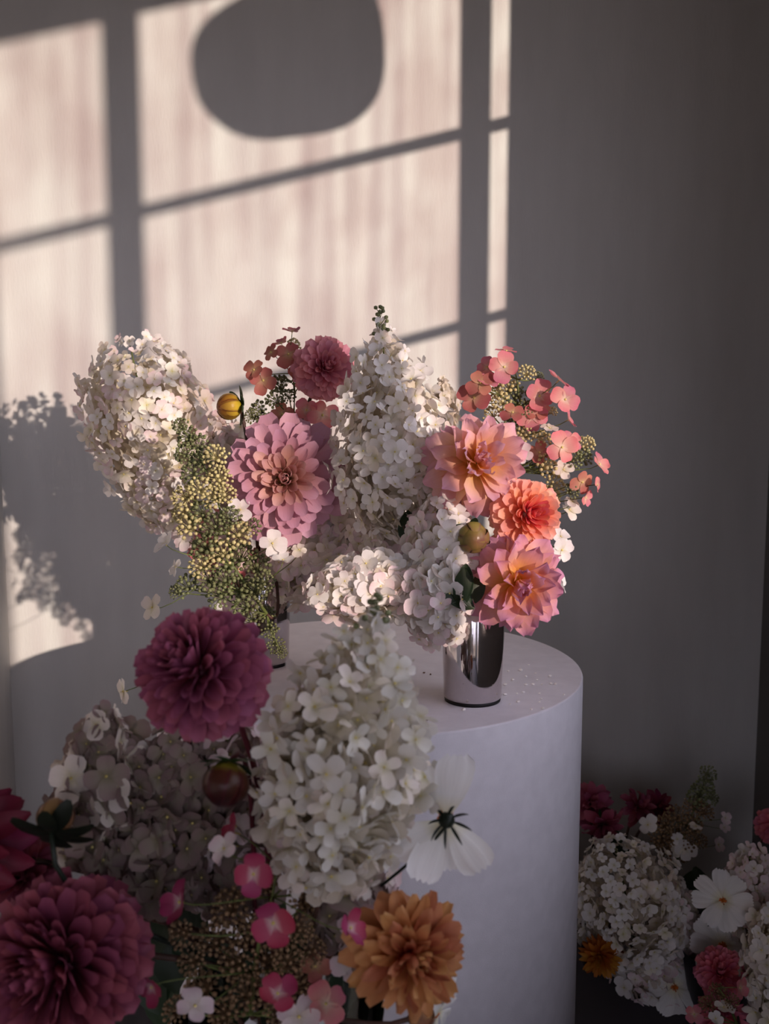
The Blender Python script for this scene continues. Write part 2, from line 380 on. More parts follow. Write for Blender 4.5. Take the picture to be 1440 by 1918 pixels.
# ------------------------------------------------------------ hydrangeas
INNER = petal_mat('inner_hydrangea_petal', (196, 182, 150), (212, 200, 178), (214, 202, 188), .3, .6, .06)  # darker tone carries the shade inside the flower heads
def floret_geo(rad, cup, tilt, seed, np_=4, mb=None, M=None, a=.46, b=.27, wf=1.0):
    rs = random.Random(seed); mb = mb or MB(); M = M or Matrix()
    for i in range(np_):
        L = rad * rs.uniform(.86, 1.1); ang = i * 2 * math.pi / np_ + rs.uniform(-.14, .14)
        v, f, uv = g_petal(L, L * wf * rs.uniform(.85, 1.1) * 4 / max(np_, 4), a, b, cup, rs.uniform(-.6, .5), 1 if mb.__dict__.get('lo') else 2, 4, .3, .03, rs.uniform(0, 6))
        m = M @ Matrix.Rotation(ang, 4, 'Z') @ Matrix.Translation((0, rad * .03, (i % 2) * rad * .03)) @ Matrix.Rotation(tilt + rs.uniform(-.15, .2), 4, 'X') @ Matrix.Rotation(rs.uniform(-.2, .2), 4, 'Y')
        mb.add(v, f, uv, m)
    v, f, uv = g_ico((0, 0, rad * .06), rad * .075); mb.add(v, f, uv, M, 1)
    return mb
FR = .0175
def floret_parts(mat, seed, n=4):
    out = []
    for k in range(n):
        rs = random.Random(seed * 31 + k); ps = []; cup = rs.uniform(.2, .6); tilt = rs.uniform(-.05, .35)
        for i in range(4):
            L = FR * rs.uniform(.86, 1.1); v, f, uv = g_petal(L, L * rs.uniform(.9, 1.12), .46, .27, cup, rs.uniform(-.6, .5), 2, 5, .3, .04, rs.uniform(0, 6))
            m = Matrix.Rotation(i * math.pi / 2 + rs.uniform(-.14, .14), 4, 'Z') @ Matrix.Translation((0, FR * .03, (i % 2) * FR * .03)) @ Matrix.Rotation(tilt + rs.uniform(-.15, .2), 4, 'X')
            ps.append(MB().add(v, f, uv, m).mesh('petal', mat))
        c = MB(); c.add(*g_ico((0, 0, FR * .06), FR * .09)); c.add(*g_tube([Vector((0, 0, FR * .03)), Vector((0, 0, -FR * .3))], FR * .05, FR * .03, 5))
        out.append((c.mesh('floret', CEN), ps))
    return out
def floret_set(mat, cen=CEN, seed=0, n=8, wf=1.0):
    return [floret_geo(wf=wf, rad=FR, cup=random.Random(seed + i).uniform(.2, .7), tilt=random.Random(i + seed).uniform(-.05, .5), seed=seed * 10 + i).mesh('floret', [mat, cen]) for i in range(n)]
WHD = petal_mat('shade_dimmed_hydrangea_petal', (140, 130, 104), (158, 144, 130), (156, 132, 130), .34, .6, .12)  # darkened petal, the front bouquet's shade put into its colour
WHF = petal_mat('shaded_white_hydrangea_petal', (214, 206, 178), (228, 222, 210), (232, 228, 220), .3, .6, .07)  # dimmer copy of the white petal, front shade put into the colour
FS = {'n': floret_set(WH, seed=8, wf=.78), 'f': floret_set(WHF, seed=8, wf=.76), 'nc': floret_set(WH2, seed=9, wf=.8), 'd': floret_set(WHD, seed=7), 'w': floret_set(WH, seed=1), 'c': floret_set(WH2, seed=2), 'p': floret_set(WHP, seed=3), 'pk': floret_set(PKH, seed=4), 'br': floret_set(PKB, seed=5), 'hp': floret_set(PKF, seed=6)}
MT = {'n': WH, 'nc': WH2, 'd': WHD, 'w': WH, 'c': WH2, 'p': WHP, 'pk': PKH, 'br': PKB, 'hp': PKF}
FP = {}
def interp(prof, t):
    for (a, x), (b, y) in zip(prof, prof[1:]):
        if t <= b: return x + (y - x) * (t - a) / (b - a)
    return prof[-1][1]
def panicle(label, base, tip, Y, prof, ves, kinds=('w',), gap=.021, fs=1.0, Yt=None, group='white hydrangea panicles', tipbeads=0, name='hydrangea_panicle', rmat=None, loose=.25):
    """cone of four-petalled florets from base to tip (pixels at depth Y), prof = (t, radius in pixels)"""
    P0 = at(*base, Y); P1 = at(*tip, Yt or Y); ax = P1 - P0; H = ax.length; ax.normalize()
    t = thing(name, label, 'hydrangea', P0, group)
    k = Y / FOC; q = ax.to_track_quat('Z', 'Y'); e1 = q @ Vector((1, 0, 0)); e2 = q @ Vector((0, 1, 0))
    N = 60; cum = [0]
    for i in range(N):
        u = (i + .5) / N; cum.append(cum[-1] + 2 * math.pi * interp(prof, u) * k * H / N + (.0012 if i < 4 else 0))
    n = int(min(295, cum[-1] / (gap * gap) * 1.25))
    ga = 2.399963; inner = MB(); inner.lo = True
    for i in range(n):
        target = (i + .5) / n * cum[-1]; j = 0
        while cum[j + 1] < target: j += 1
        u = (j + (target - cum[j]) / (cum[j + 1] - cum[j])) / N
        r = interp(prof, u) * k; sl = (interp(prof, max(0, u - .06)) - interp(prof, min(1, u + .06))) * k / (.12 * H)
        a = i * ga; rad = e1 * math.cos(a) + e2 * math.sin(a)
        nrm = (rad + ax * max(-1.5, min(2.2, sl))).normalized()
        jit = Vector((rnd(-1, 1), rnd(-1, 1), rnd(-1, 1))) * (loose * 1.7 + .12)
        s = fs * 1.08 * rnd(.78, 1.16) * (1 - .38 * max(0, (u - .7) / .3))
        r *= 1 + .10 * math.sin(3 * a + base[0]) * math.sin(7 * u + base[1]) + .06 * math.sin(9 * u + 5 * a)
        pos = ax * (u * H) + rad * max(0, r - .007 + rnd(-.42, .36) * .02 * (1 + loose))
        M = Matrix.Translation(pos) @ frame_for(nrm + jit, rnd(0, 6.28)) @ Matrix.Scale(s, 4)
        o = obj('floret', random.choice(FS[random.choice(kinds)]), t, M)
        if i % 3 < 2 and u < .93:
            pin = ax * (u * H * .97) + (e1 * math.cos(a + .8) + e2 * math.sin(a + .8)) * max(0, r * .74 - .004)
            floret_geo(FR * (1.2 - .8 * max(0, (u - .6) / .4)) * fs, .3, .1, i, 4, inner, Matrix.Translation(pin) @ frame_for(nrm + jit * .4, i))
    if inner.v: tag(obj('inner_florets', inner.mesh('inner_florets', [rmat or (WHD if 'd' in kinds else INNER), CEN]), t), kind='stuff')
    if tipbeads:
        mb = MB()
        for i in range(tipbeads):
            h = rnd(.93, 1.06); a = rnd(0, 6.28); d = (1.1 - h) * rnd(.02, .11)
            p = ax * H * h + (e1 * math.cos(a) + e2 * math.sin(a)) * d
            mb.add(*g_tube([ax * H * (h - .03), p], .0005, .0004, 4)); mb.add(*g_ico(p, .0032))
        tag(obj('tip_buds', mb.mesh('tip_buds', BEADG), t), kind='stuff')
    stem_to(t, P0 + ax * H * .85, -ax, ves, .0034, M_STEM) if False else None
    mb = MB(); mb.add(*g_tube([ax * H * .95, ax * H * .5, Vector((0, 0, 0))], .001, .003, 6)); obj('core_stalk', mb.mesh('core_stalk', M_STEMG), t)
    stem_to(t, P0, -ax, ves, .0032, M_STEM)
    return t

def umbel_mesh(mat, n, seed, spread=.55, br=.0023, R0=.02):
    rs = random.Random(seed); mb = MB()
    for i in range(n):
        a = i * 2.39996; u = math.sqrt((i + .5) / n); th = u * 1.45 * spread / .55
        rr = R0 * rs.uniform(.82, 1.08)
        p = Vector((math.cos(a) * math.sin(th) * rr, math.sin(a) * math.sin(th) * rr, math.cos(th) * rr - R0 * .25))
        mb.add(*g_tube([Vector((0, 0, -R0 * .6)), p * .55 + Vector((0, 0, -R0 * .1)), p], .00055, .0004, 3, False))
        mb.add(*g_ico(p, br * rs.uniform(.8, 1.2)))
    return mb.mesh('bud_cluster', mat)
UM = {'g': [umbel_mesh(BEADG, 34, i, br=.0029) for i in range(3)], 'y': [umbel_mesh(BEADY, 30, i + 5, br=.0031) for i in range(3)], 'b': [umbel_mesh(BEADB, 40, i + 9, br=.0026) for i in range(3)]}
def sparse(label, name, cat, path, Y, ves, umbels=(), florets=(), group=None, stemmat=None):
    """open panicle: main stalk along the pixel path, bud clusters (px,py,r,kind,dY) and stalked florets (px,py,r,kind,face,dY)"""
    stemmat = stemmat or M_STEMG
    main = [at(p[0], p[1], Y + (p[2] if len(p) > 2 else 0)) for p in path]; P0 = main[0]
    t = thing(name, label, cat, P0, group)
    mb = MB(); mb.add(*g_tube([p - P0 for p in main], .0026, .001, 6))
    def near(p):
        best = min(main, key=lambda q: (q - p).length + (0 if q.z < p.z else .03)); return best
    for u in umbels:
        px, py, r, kd = u[:4]; y = Y + (u[4] if len(u) > 4 else rnd(-.03, .02)); p = at(px, py, y); nb = near(p)
        d = (p - nb); n = (d.normalized() * .7 + facing((0, .35, .75)) + Vector((rnd(-1, 1), rnd(-1, 1), rnd(-1, 1))) * .3)
        s = r * y / FOC / .02
        obj('bud_cluster', random.choice(UM[kd]), t, Matrix.Translation(p - P0) @ frame_for(n, rnd(0, 6)) @ Matrix.Scale(s, 4))['kind'] = 'stuff'
        c = nb + d * .5 + Vector((0, 0, -.01 * min(1, d.length * 20)))
        mb.add(*g_tube([q - P0 for q in bez(nb, c, p - n.normalized() * .012 * s - d * .1, p - n.normalized() * .008 * s, 5)], .0011, .0008, 5))
    for u in florets:
        px, py, r, kd, fc = u[:5]; y = Y + (u[5] if len(u) > 5 else rnd(-.035, .0)); p = at(px, py, y); nb = near(p); n = facing(fc)
        s = r * y / FOC / FR
        if kd not in FP: FP[kd] = floret_parts(MT[kd], len(FP) + 3)
        cm, ps = random.choice(FP[kd])
        fo = obj('floret', cm, t, Matrix.Translation(p - P0) @ frame_for(n, rnd(0, 6)) @ Matrix.Scale(s, 4))
        for pm in ps: obj('petal', pm, fo)
        d = p - nb
        mb.add(*g_tube([q - P0 for q in bez(nb, nb + d * .4, p - n * .02 + Vector((0, 0, -.004)), p - n * .001, 6)], .0008, .0006, 4))
    tag(obj('branching_stalk', mb.mesh('branching_stalk', stemmat), t))
    if len(main) > 1: stem_to(t, P0, (main[0] - main[1]).normalized(), ves, .0028, M_STEM)
    return t

# ------------------------------------------------------------ dahlias
def dahlia(label, px, py, Y, rpx, face, mats, ves, style='open', n=95, name='dahlia', group=None, stemmat=None, centre=None, wl=None, squash=1.0, cmat=None, calyx=True, inner_mat=None):
    Rr = rpx * Y / FOC; P = at(px, py, Y); ax = facing(face)
    t = thing(name, label, 'dahlia', P - ax * Rr * .3, group)
    M0 = frame_for(ax, rnd(0, 6)); seed = int(px * 7 + py)
    rs = random.Random(seed)
    if style == 'ball':  LV = [(1.6, .75, .32, .25, .55), (1.55, .8, .30, .30, .3), (1.4, .85, .30, .35, .1), (1.2, .85, .32, .37, -.15), (.95, .85, .38, .38, -.5)]
    elif style == 'wide': LV = [(1.3, .6, .55, .40, .9), (1.1, .6, .55, .42, .5), (.9, .65, .55, .46, .15), (.75, .7, .5, .48, -.15), (.6, .7, .48, .5, -.6)]
    elif style == 'spiky': LV = [(1.5, .5, .6, .30, .7), (1.3, .5, .6, .28, .4), (1.1, .55, .65, .26, .1), (1.0, .55, .7, .26, -.2), (.9, .6, .7, .26, -.5)]
    else:  LV = [(2.0, .6, .4, .42, .9), (1.7, .65, .36, .40, .6), (1.2, .75, .34, .38, .3), (.95, .8, .32, .38, .12), (.8, .85, .32, .38, -.1)]
    meshes = []
    for i, (cup, a, b, wr, bend) in enumerate(LV):
        row = []
        mt = mats if not (inner_mat and i < (1 if style == 'ball' else 2)) else inner_mat
        for k in range(3):
            ruf = {'wide': .15, 'open': .025, 'ball': .02, 'spiky': .02}[style]
            row.append(MB().add(*g_petal(1, wr * rs.uniform(.92, 1.08) * (wl or 1), a, b, cup, bend + rs.uniform(-.15, .15), 2, 5, .22, ruf, rs.uniform(0, 6), rs.uniform(-.5, .1))).mesh('petal', mt))
        meshes.append(row)
    ga = 2.399963
    for i in range(6 if (centre and style == 'open') else 0, n):
        u = (i + .5) / n; lv = min(4, int(u * 5)); a = i * ga
        if style == 'ball': tilt = math.acos(1 - u * 1.5) + .03; L = Rr * (.80 + .2 * u ** .5); r0 = .05; z0 = .08 - .2 * u
        elif style == 'wide': tilt = R(6 + 96 * u ** .68); L = Rr * (.5 + .55 * u ** .5); r0 = .07; z0 = .16 - .22 * u
        elif style == 'spiky': tilt = R(6 + 105 * u ** .7); L = Rr * (.5 + .5 * u ** .5); r0 = .07; z0 = .25 - .3 * u
        else: tilt = R(6 + 92 * u ** .72); L = Rr * (.22 + .78 * u ** .62); r0 = .10 + .08 * u; z0 = .14 - .2 * u
        tilt += rs.uniform(-.09, .09) * (2.6 if style == 'wide' else 1); L *= rs.uniform(.9, 1.06); a += rs.uniform(-.08, .08)
        sw = rs.uniform(.9, 1.12) * (1.15 if style == 'ball' else 1)
        M = M0 @ Matrix.Scale(squash, 4, (0, 0, 1)) @ Matrix.Rotation(a, 4, 'Z') @ Matrix.Translation((0, r0 * Rr * min(1, u * 3), z0 * Rr + Rr * .25)) @ Matrix.Rotation(math.pi / 2 - tilt, 4, 'X') @ Matrix.Rotation(rs.uniform(-.18, .18) * (3 if style == 'wide' else 1), 4, 'Y') @ Matrix.Diagonal((L * sw, L, L, 1))
        obj('petal', rs.choice(meshes[lv]), t, M)
    mb = MB(); mb.add(*g_lathe([(0.001, -.12), (.2, -.1), (.3, 0), (.26, .2), (.14, .34), (.001, .4)], 16), M=M0 @ Matrix.Scale(Rr * (1.25 if style == 'ball' else .6), 4)); obj('receptacle', mb.mesh('receptacle', cmat or (mats if style == 'ball' else M_BRACT)), t)
    if centre:
        mb = MB()
        for i in range(40):
            aa = i * ga; u = math.sqrt((i + .5) / 40)
            p = Vector((math.cos(aa) * u * .13, math.sin(aa) * u * .15, .52 - .14 * u * u)) * Rr
            mb.add(*g_ico(p, Rr * .02, 2.2), M=M0)
        tag(obj('centre_disc', mb.mesh('centre_disc', centre), t), kind='stuff')
    if calyx:
        for i in range(8):
            M = M0 @ Matrix.Rotation(i * math.pi / 4, 4, 'Z') @ Matrix.Translation((0, .05 * Rr, -.02 * Rr)) @ Matrix.Rotation(-.2, 4, 'X') @ Matrix.Scale(Rr * .42, 4)
            obj('sepal', SEPAL, t, M)
    p0 = P - ax * Rr * .32
    stem_to(t, p0, (-ax + Vector((0, 0, -.25))).normalized(), ves, .0033, stemmat or M_STEM)
    return t
SEPAL = MB().add(*g_petal(1, .34, .5, .6, .4, -.3, 1, 4, .4)).mesh('sepal', M_BRACT)
SEPALD = MB().add(*g_petal(1, .36, .5, .6, .4, .5, 1, 4, .4)).mesh('dark_sepal', M_BRACTD)

def bud(label, px, py, Y, rpx, face, mat, bmat, ves, bracts=6, stemd=None, blen=.8, btilt=.3, name='dahlia_bud', squash=.92, stemmat=None, open_=1.0):
    r = rpx * Y / FOC; P = at(px, py, Y); ax = facing(face); M0 = frame_for(ax)
    t = thing(name, label, 'flower bud', P - ax * r)
    for i in range(16):
        pm = BUDP.setdefault((mat.name, i % 2), MB().add(*g_petal(2.62 * open_, .86, .55, .6, .62, 2.75 * open_, 2, 8, .35)).mesh('petal', mat))
        s = r * (1.05 - .012 * i + rnd(-.025, .025))
        M = M0 @ Matrix.Scale(squash, 4, (0, 0, 1)) @ Matrix.Rotation(i * 2.39996, 4, 'Z') @ Matrix.Scale(s * 1.04, 4)
        obj('petal', pm, t, M)
    mb = MB(); mb.add(*g_lathe([(.001, 0.02)] + [(math.sin(a / 10 * math.pi) * .84, 1 - math.cos(a / 10 * math.pi) * .9) for a in range(1, 10)] + [(.001, 1.88)], 20), M=M0 @ Matrix.Scale(r, 4)); obj('core', mb.mesh('bud_core', mat), t)
    for i in range(bracts):
        bm = MB().add(*g_petal(1, .46, .5, .5, .5, .7 + rnd(-.4, .4), 1, 5, .4)).mesh('bract', bmat)
        M = M0 @ Matrix.Rotation(i * 6.283 / bracts + rnd(-.2, .2), 4, 'Z') @ Matrix.Translation((0, r * .1, -.02 * r)) @ Matrix.Rotation(btilt + rnd(-.3, .3), 4, 'X') @ Matrix.Scale(r * blen, 4)
        obj('bract', bm, t, M)
    stem_to(t, P - ax * r * .95, facing(stemd) if stemd else -ax, ves, .0028, stemmat or M_STEM)
    return t
BUDP = {}

# ------------------------------------------------------------ cosmos
M_COS = petal_mat('white_cosmos_petal', (238, 232, 200), (244, 242, 236), (246, 244, 242), .22, .5, .04)
M_COSC = plain('orange_cosmos_centre', (206, 112, 40), .7, var=.2, noise=300)
def cosmos_petal(seed, wr=.62):
    rs = random.Random(seed); v, f, uv = g_petal(1, wr, .75, .22, .25, rs.uniform(-.35, .25), 4, 7, .16)
    for i, p in enumerate(v):     # fluted, with a notched tip
        x = uv[i][0] * 2 - 1; q = uv[i][1]
        p.z += .022 * math.cos(x * 9) * q; p.y -= .05 * (q ** 6) * (.5 + .5 * math.cos(x * 12)); p.z += .03 * math.sin(q * 5 + seed) * x
    return MB().add(v, f, uv).mesh('petal', M_COS)
COSP = [cosmos_petal(i) for i in range(4)]
def cosmos(label, px, py, Y, rpx, face, ves, petals=None, group=None, back=False, stemd=None):
    Rr = rpx * Y / FOC; P = at(px, py, Y); ax = facing(face); M0 = frame_for(ax)
    t = thing('cosmos', label, 'cosmos', P, group)
    for i, (ang, s, tl) in enumerate(petals or [(k * 45 + rnd(-6, 6), rnd(.92, 1.05), rnd(-.05, .25)) for k in range(8)]):
        M = M0 @ Matrix.Rotation(R(ang), 4, 'Z') @ Matrix.Translation((0, .06 * Rr, .004 * (i % 2))) @ Matrix.Rotation(tl, 4, 'X') @ Matrix.Scale(Rr * s, 4)
        obj('petal', COSP[i % 4], t, M)
    mb = MB()
    for i in range(60):
        a = i * 2.39996; u = math.sqrt((i + .5) / 60)
        mb.add(*g_ico((math.cos(a) * u * .13 * Rr, math.sin(a) * u * .13 * Rr, (.1 - .05 * u) * Rr), Rr * .018, 1.8), M=M0)
    tag(obj('centre_disc', mb.mesh('centre_disc', M_COSC), t), kind='stuff')
    mb = MB(); mb.add(*g_lathe([(.001, -.16), (.05, -.15), (.12, -.06), (.13, .0), (.001, .02)], 14), M=M0 @ Matrix.Scale(Rr, 4)); obj('calyx', mb.mesh('calyx', M_BRACTD), t)
    for i in range(8):
        sm = MB().add(*g_petal(1, .14, .4, .8, .4, -.8 if back else -.4, 1, 5, .5)).mesh('sepal', M_BRACTD)
        obj('sepal', sm, t, M0 @ Matrix.Rotation(i * .785 + .2, 4, 'Z') @ Matrix.Translation((0, .09 * Rr, -.06 * Rr)) @ Matrix.Rotation(-.35, 4, 'X') @ Matrix.Scale(Rr * .36, 4))
    stem_to(t, P - ax * Rr * .15, facing(stemd) if stemd else -ax, ves, .0016, M_BRACTD)
    return t
def leafy_sprig(label, path, Y, ves, leaves, mat=None, name='leaf_sprig'):
    main = [at(p[0], p[1], Y) for p in path]; t = thing(name, label, 'leaves', main[0])
    mb = MB(); mb.add(*g_tube([p - main[0] for p in main], .002, .0012, 6)); obj('twig', mb.mesh('twig', M_STEM), t)
    for (px, py, Lp, dx, dy, dz, fc) in leaves:
        p = at(px, py, Y); d = facing((dx, dy, dz)); nn = facing(fc); x = d.cross(nn).normalized(); nn = x.cross(d)
        M = Matrix((x, d, nn)).transposed().to_4x4(); M.translation = p - main[0]
        L = Lp * Y / FOC
        lm = MB().add(*g_petal(1, .5, .7, .7, .35, -.3, 2, 7, .1, .04, rnd(0, 6))).mesh('leaf', mat or M_LEAF)
        obj('leaf', lm, t, M @ Matrix.Scale(L, 4))
    stem_to(t, main[0], facing((0, -1, 0)), ves, .002)
    return t

# ============================================================ REAR LEFT BOUQUET (left steel vase)
g_w = 'white hydrangea panicles'
panicle('broad white hydrangea at the far left of the plinth bouquets, lit by sun', (318, 985), (240, 630), 1.62,
        [(0, 38), (.12, 68), (.3, 92), (.5, 112), (.7, 112), (.85, 98), (.95, 66), (1, 34)], 'V1', ('w', 'w', 'p', 'c'), .018, .8, group=g_w, loose=.3)
panicle('cream hydrangea in deep shade under the big pink dahlia', (655, 985), (505, 1110), 1.56,
        [(0, 60), (.3, 84), (.7, 74), (.9, 50), (1, 20)], 'V1', ('p', 'c'), .021, 1.0, group=g_w)
panicle('small cream hydrangea glimpsed behind the right shoulder of the tall white one', (830, 800), (828, 705), 1.66,
        [(0, 22), (.5, 26), (1, 6)], 'V2', ('c',), .016, .6, group=g_w)

PK1 = petal_mat('dusty_pink_dahlia_petal', (196, 136, 110), (202, 148, 152), (210, 162, 182), .28, .5, .07)
PK1I = petal_mat('peach_inner_dahlia_petal', (168, 130, 88), (208, 160, 142), (222, 176, 174), .28, .5, .08)
OLV = plain('olive_dahlia_centre', (120, 96, 40), .7, var=.25, noise=200)
dahlia('large dusty pink dahlia with olive centre, biggest bloom of the left bouquet', 533, 897, 1.47, 112, (.06, .02, .95), PK1, 'V1', 'open', 112, centre=OLV, inner_mat=PK1I, cmat=OLV, wl=1.0)
PK2 = petal_mat('mauve_ball_dahlia_petal', (224, 142, 124), (222, 132, 150), (230, 164, 172), .42, .5, .08)
dahlia('mauve ball dahlia held highest, above the large pink one', 608, 690, 1.55, 60, (.25, .1, .9), PK2, 'V1', 'ball', 170, wl=1)
YB = petal_mat('yellow_bud_petal', (170, 160, 40), (206, 166, 56), (150, 90, 50), .2, .3, .12, .5, (112, 60, 40))
bud('yellow dahlia bud on a dark stem beside the left hydrangea', 428, 762, 1.50, 25, (-.85, -.1, .45), YB, M_BRACT, 'V1', 7, (.2, -1, 0), 1.5, -.1)

sparse('open green hydrangea spray with beaded buds, left side of the plinth bouquets', 'green_hydrangea_spray', 'hydrangea',
       [(500, 1150), (470, 1110), (437, 1060), (425, 1000), (408, 940), (385, 880), (355, 815)], 1.43, 'V1',
       [(338, 797, 16, 'g'), (350, 818, 22, 'g'), (372, 833, 22, 'g'), (345, 850, 20, 'g'), (378, 860, 24, 'g'), (405, 855, 24, 'y'), (412, 893, 24, 'y'), (360, 885, 24, 'g'), (372, 915, 24, 'y'),
        (345, 930, 26, 'y'), (398, 930, 26, 'y'), (420, 925, 22, 'y'), (340, 960, 20, 'y'), (375, 962, 26, 'g'), (355, 985, 28, 'y'), (402, 985, 26, 'g'), (430, 968, 22, 'g'), (448, 1000, 26, 'y'), (470, 985, 20, 'g'),
        (385, 1025, 30, 'g'), (415, 1035, 28, 'y'), (452, 1040, 30, 'g'), (375, 1060, 24, 'y'), (348, 1098, 24, 'g'), (328, 1108, 14, 'g'), (388, 1085, 28, 'g'), (420, 1085, 28, 'g'),
        (445, 1100, 30, 'g'), (480, 1060, 28, 'g'), (478, 1110, 28, 'g'), (495, 1090, 22, 'g'), (460, 1135, 28, 'g'), (498, 1150, 20, 'g'), (505, 1180, 18, 'g'), (516, 1208, 18, 'g'), (528, 1222, 12, 'g'), (410, 1115, 26, 'g'), (470, 1160, 24, 'g')],
       [(310, 1020, 26, 'w', (-.5, .5, .5)), (330, 1062, 18, 'w', (-.8, .1, .4)), (286, 1138, 27, 'c', (-.7, .3, .7)), (510, 1018, 27, 'w', (.2, .2, .9)), (450, 955, 24, 'w', (.1, .3, .9)),
        (530, 1050, 22, 'w', (.1, .8, .5)), (232, 1295, 26, 'c', (-.8, .1, .5), -.2), (345, 1010, 22, 'p', (-.4, .2, .8)), (335, 1000, 20, 'p', (-.3, -.3, .8), .06), (560, 1030, 16, 'c', (0, .6, .6), .02)], 'open hydrangea sprays')
sparse('rose and brown open hydrangea spray around the high mauve dahlia', 'rose_hydrangea_spray', 'hydrangea',
       [(545, 830), (550, 780), (552, 735), (548, 700), (540, 660)], 1.60, 'V1',
       [(524, 720, 22, 'g'), (517, 748, 20, 'g'), (486, 768, 20, 'g'), (500, 790, 20, 'g'), (562, 715, 15, 'g'), (566, 782, 18, 'g'), (597, 799, 14, 'y'), (590, 770, 14, 'g'), (550, 645, 14, 'y'), (470, 780, 14, 'g'), (540, 742, 15, 'g')],
       [(547, 622, 19, 'pk', (.1, .9, .4)), (527, 643, 17, 'pk', (-.3, .8, .5)), (540, 664, 26, 'br', (0, .3, .9)), (508, 660, 18, 'br', (-.5, .3, .6)), (476, 693, 22, 'br', (-.4, .3, .8)), (493, 713, 28, 'br', (0, .1, 1)),
        (560, 690, 22, 'br', (.2, 0, .9)), (604, 778, 30, 'pk', (.1, .2, .9)), (574, 768, 24, 'pk', (-.2, -.1, .9)), (611, 822, 20, 'c', (.4, .5, .6)), (528, 776, 24, 'br', (.2, .2, .9)), (515, 800, 18, 'br', (0, .5, .8)), (450, 800, 14, 'c', (0, .4, .8))], 'open hydrangea sprays')
panicle('small blush hydrangea pressed between the left white one and the pink dahlia', (470, 960), (395, 780), 1.62, [(0, 40), (.5, 52), (1, 20)], 'V1', ('w', 'p'), .02, .9, group=g_w)

panicle('dusky blush hydrangea low behind the green beaded spray', (462, 1135), (385, 960), 1.56, [(0, 34), (.4, 50), (.8, 44), (1, 20)], 'V1', ('p', 'p', 'pk'), .021, .95, group=g_w, loose=.4)
# ============================================================ REAR RIGHT BOUQUET (right steel vase)
panicle('tall white hydrangea at the centre, its tip highest against the sunlit wall', (752, 995), (712, 598), 1.44,
        [(0, 50), (.1, 88), (.25, 108), (.42, 110), (.58, 96), (.7, 74), (.82, 54), (.9, 36), (1, 8)], 'V2', ('w', 'n', 'w', 'c'), .0172, .84, group=g_w, tipbeads=26, loose=.45)
panicle('white hydrangea standing just left of the round green bud', (830, 1165), (822, 925), 1.35,
        [(0, 30), (.2, 62), (.5, 70), (.8, 60), (1, 26)], 'V2', ('w', 'w', 'p'), .0195, .95, group=g_w, loose=.3)
panicle('white hydrangea drooping left, its tip above the empty plinth top', (760, 1098), (572, 1112), 1.34,
        [(0, 50), (.3, 66), (.6, 58), (.85, 38), (1, 14)], 'V2', ('w', 'p', 'w'), .0195, .95, group=g_w, loose=.35)
panicle('white hydrangea hanging low against the left side of the right vase', (800, 1070), (832, 1205), 1.33,
        [(0, 70), (.4, 78), (.75, 52), (1, 28)], 'V2', ('w', 'p', 'w'), .0195, .95, group=g_w, loose=.35)

PY = petal_mat('pink_yellow_dahlia_petal', (250, 200, 40), (238, 186, 150), (234, 178, 198), .42, .45, .07, .50)
PY2 = petal_mat('lilac_yellow_dahlia_petal', (250, 200, 40), (236, 174, 142), (218, 156, 192), .42, .45, .07, .52)
dahlia('pink dahlia with yellow throat, upper of the two wide ones', 893, 868, 1.34, 100, (.15, .1, .95), PY, 'V2', 'wide', 56, wl=1.05)
CO = petal_mat('coral_dahlia_petal', (240, 130, 100), (250, 166, 122), (248, 188, 170), .42, .45, .06, .55)
COI = petal_mat('magenta_inner_dahlia_petal', (214, 50, 90), (226, 84, 110), (246, 140, 120), .4, .45, .07)
dahlia('coral orange dahlia with magenta heart, right of the round green bud', 987, 962, 1.34, 70, (.35, .05, .93), CO, 'V2', 'ball', 160, wl=1, squash=.9, inner_mat=COI)
dahlia('lilac pink dahlia with glowing yellow throat hanging over the right vase rim', 968, 1092, 1.30, 98, (.1, -.05, .98), PY2, 'V2', 'wide', 56, wl=1.1)
PE = petal_mat('peach_dahlia_petal', (250, 176, 80), (250, 170, 120), (246, 172, 150), .4, .45, .06)
dahlia('small peach dahlia squeezed between the coral and the lilac dahlias', 975, 1030, 1.345, 56, (.3, .1, .9), PE, 'V2', 'wide', 30)
GB = petal_mat('green_bud_petal', (108, 118, 44), (134, 130, 56), (140, 104, 70), .15, .28, .1, .5, (122, 84, 70))
bud('round green dahlia bud with purple blush beside the coral dahlia', 887, 1008, 1.30, 30, (.1, -.2, .95), GB, M_LEAF, 'V2', 6, (0, -.6, -.8), 1.35, .15, squash=.85)
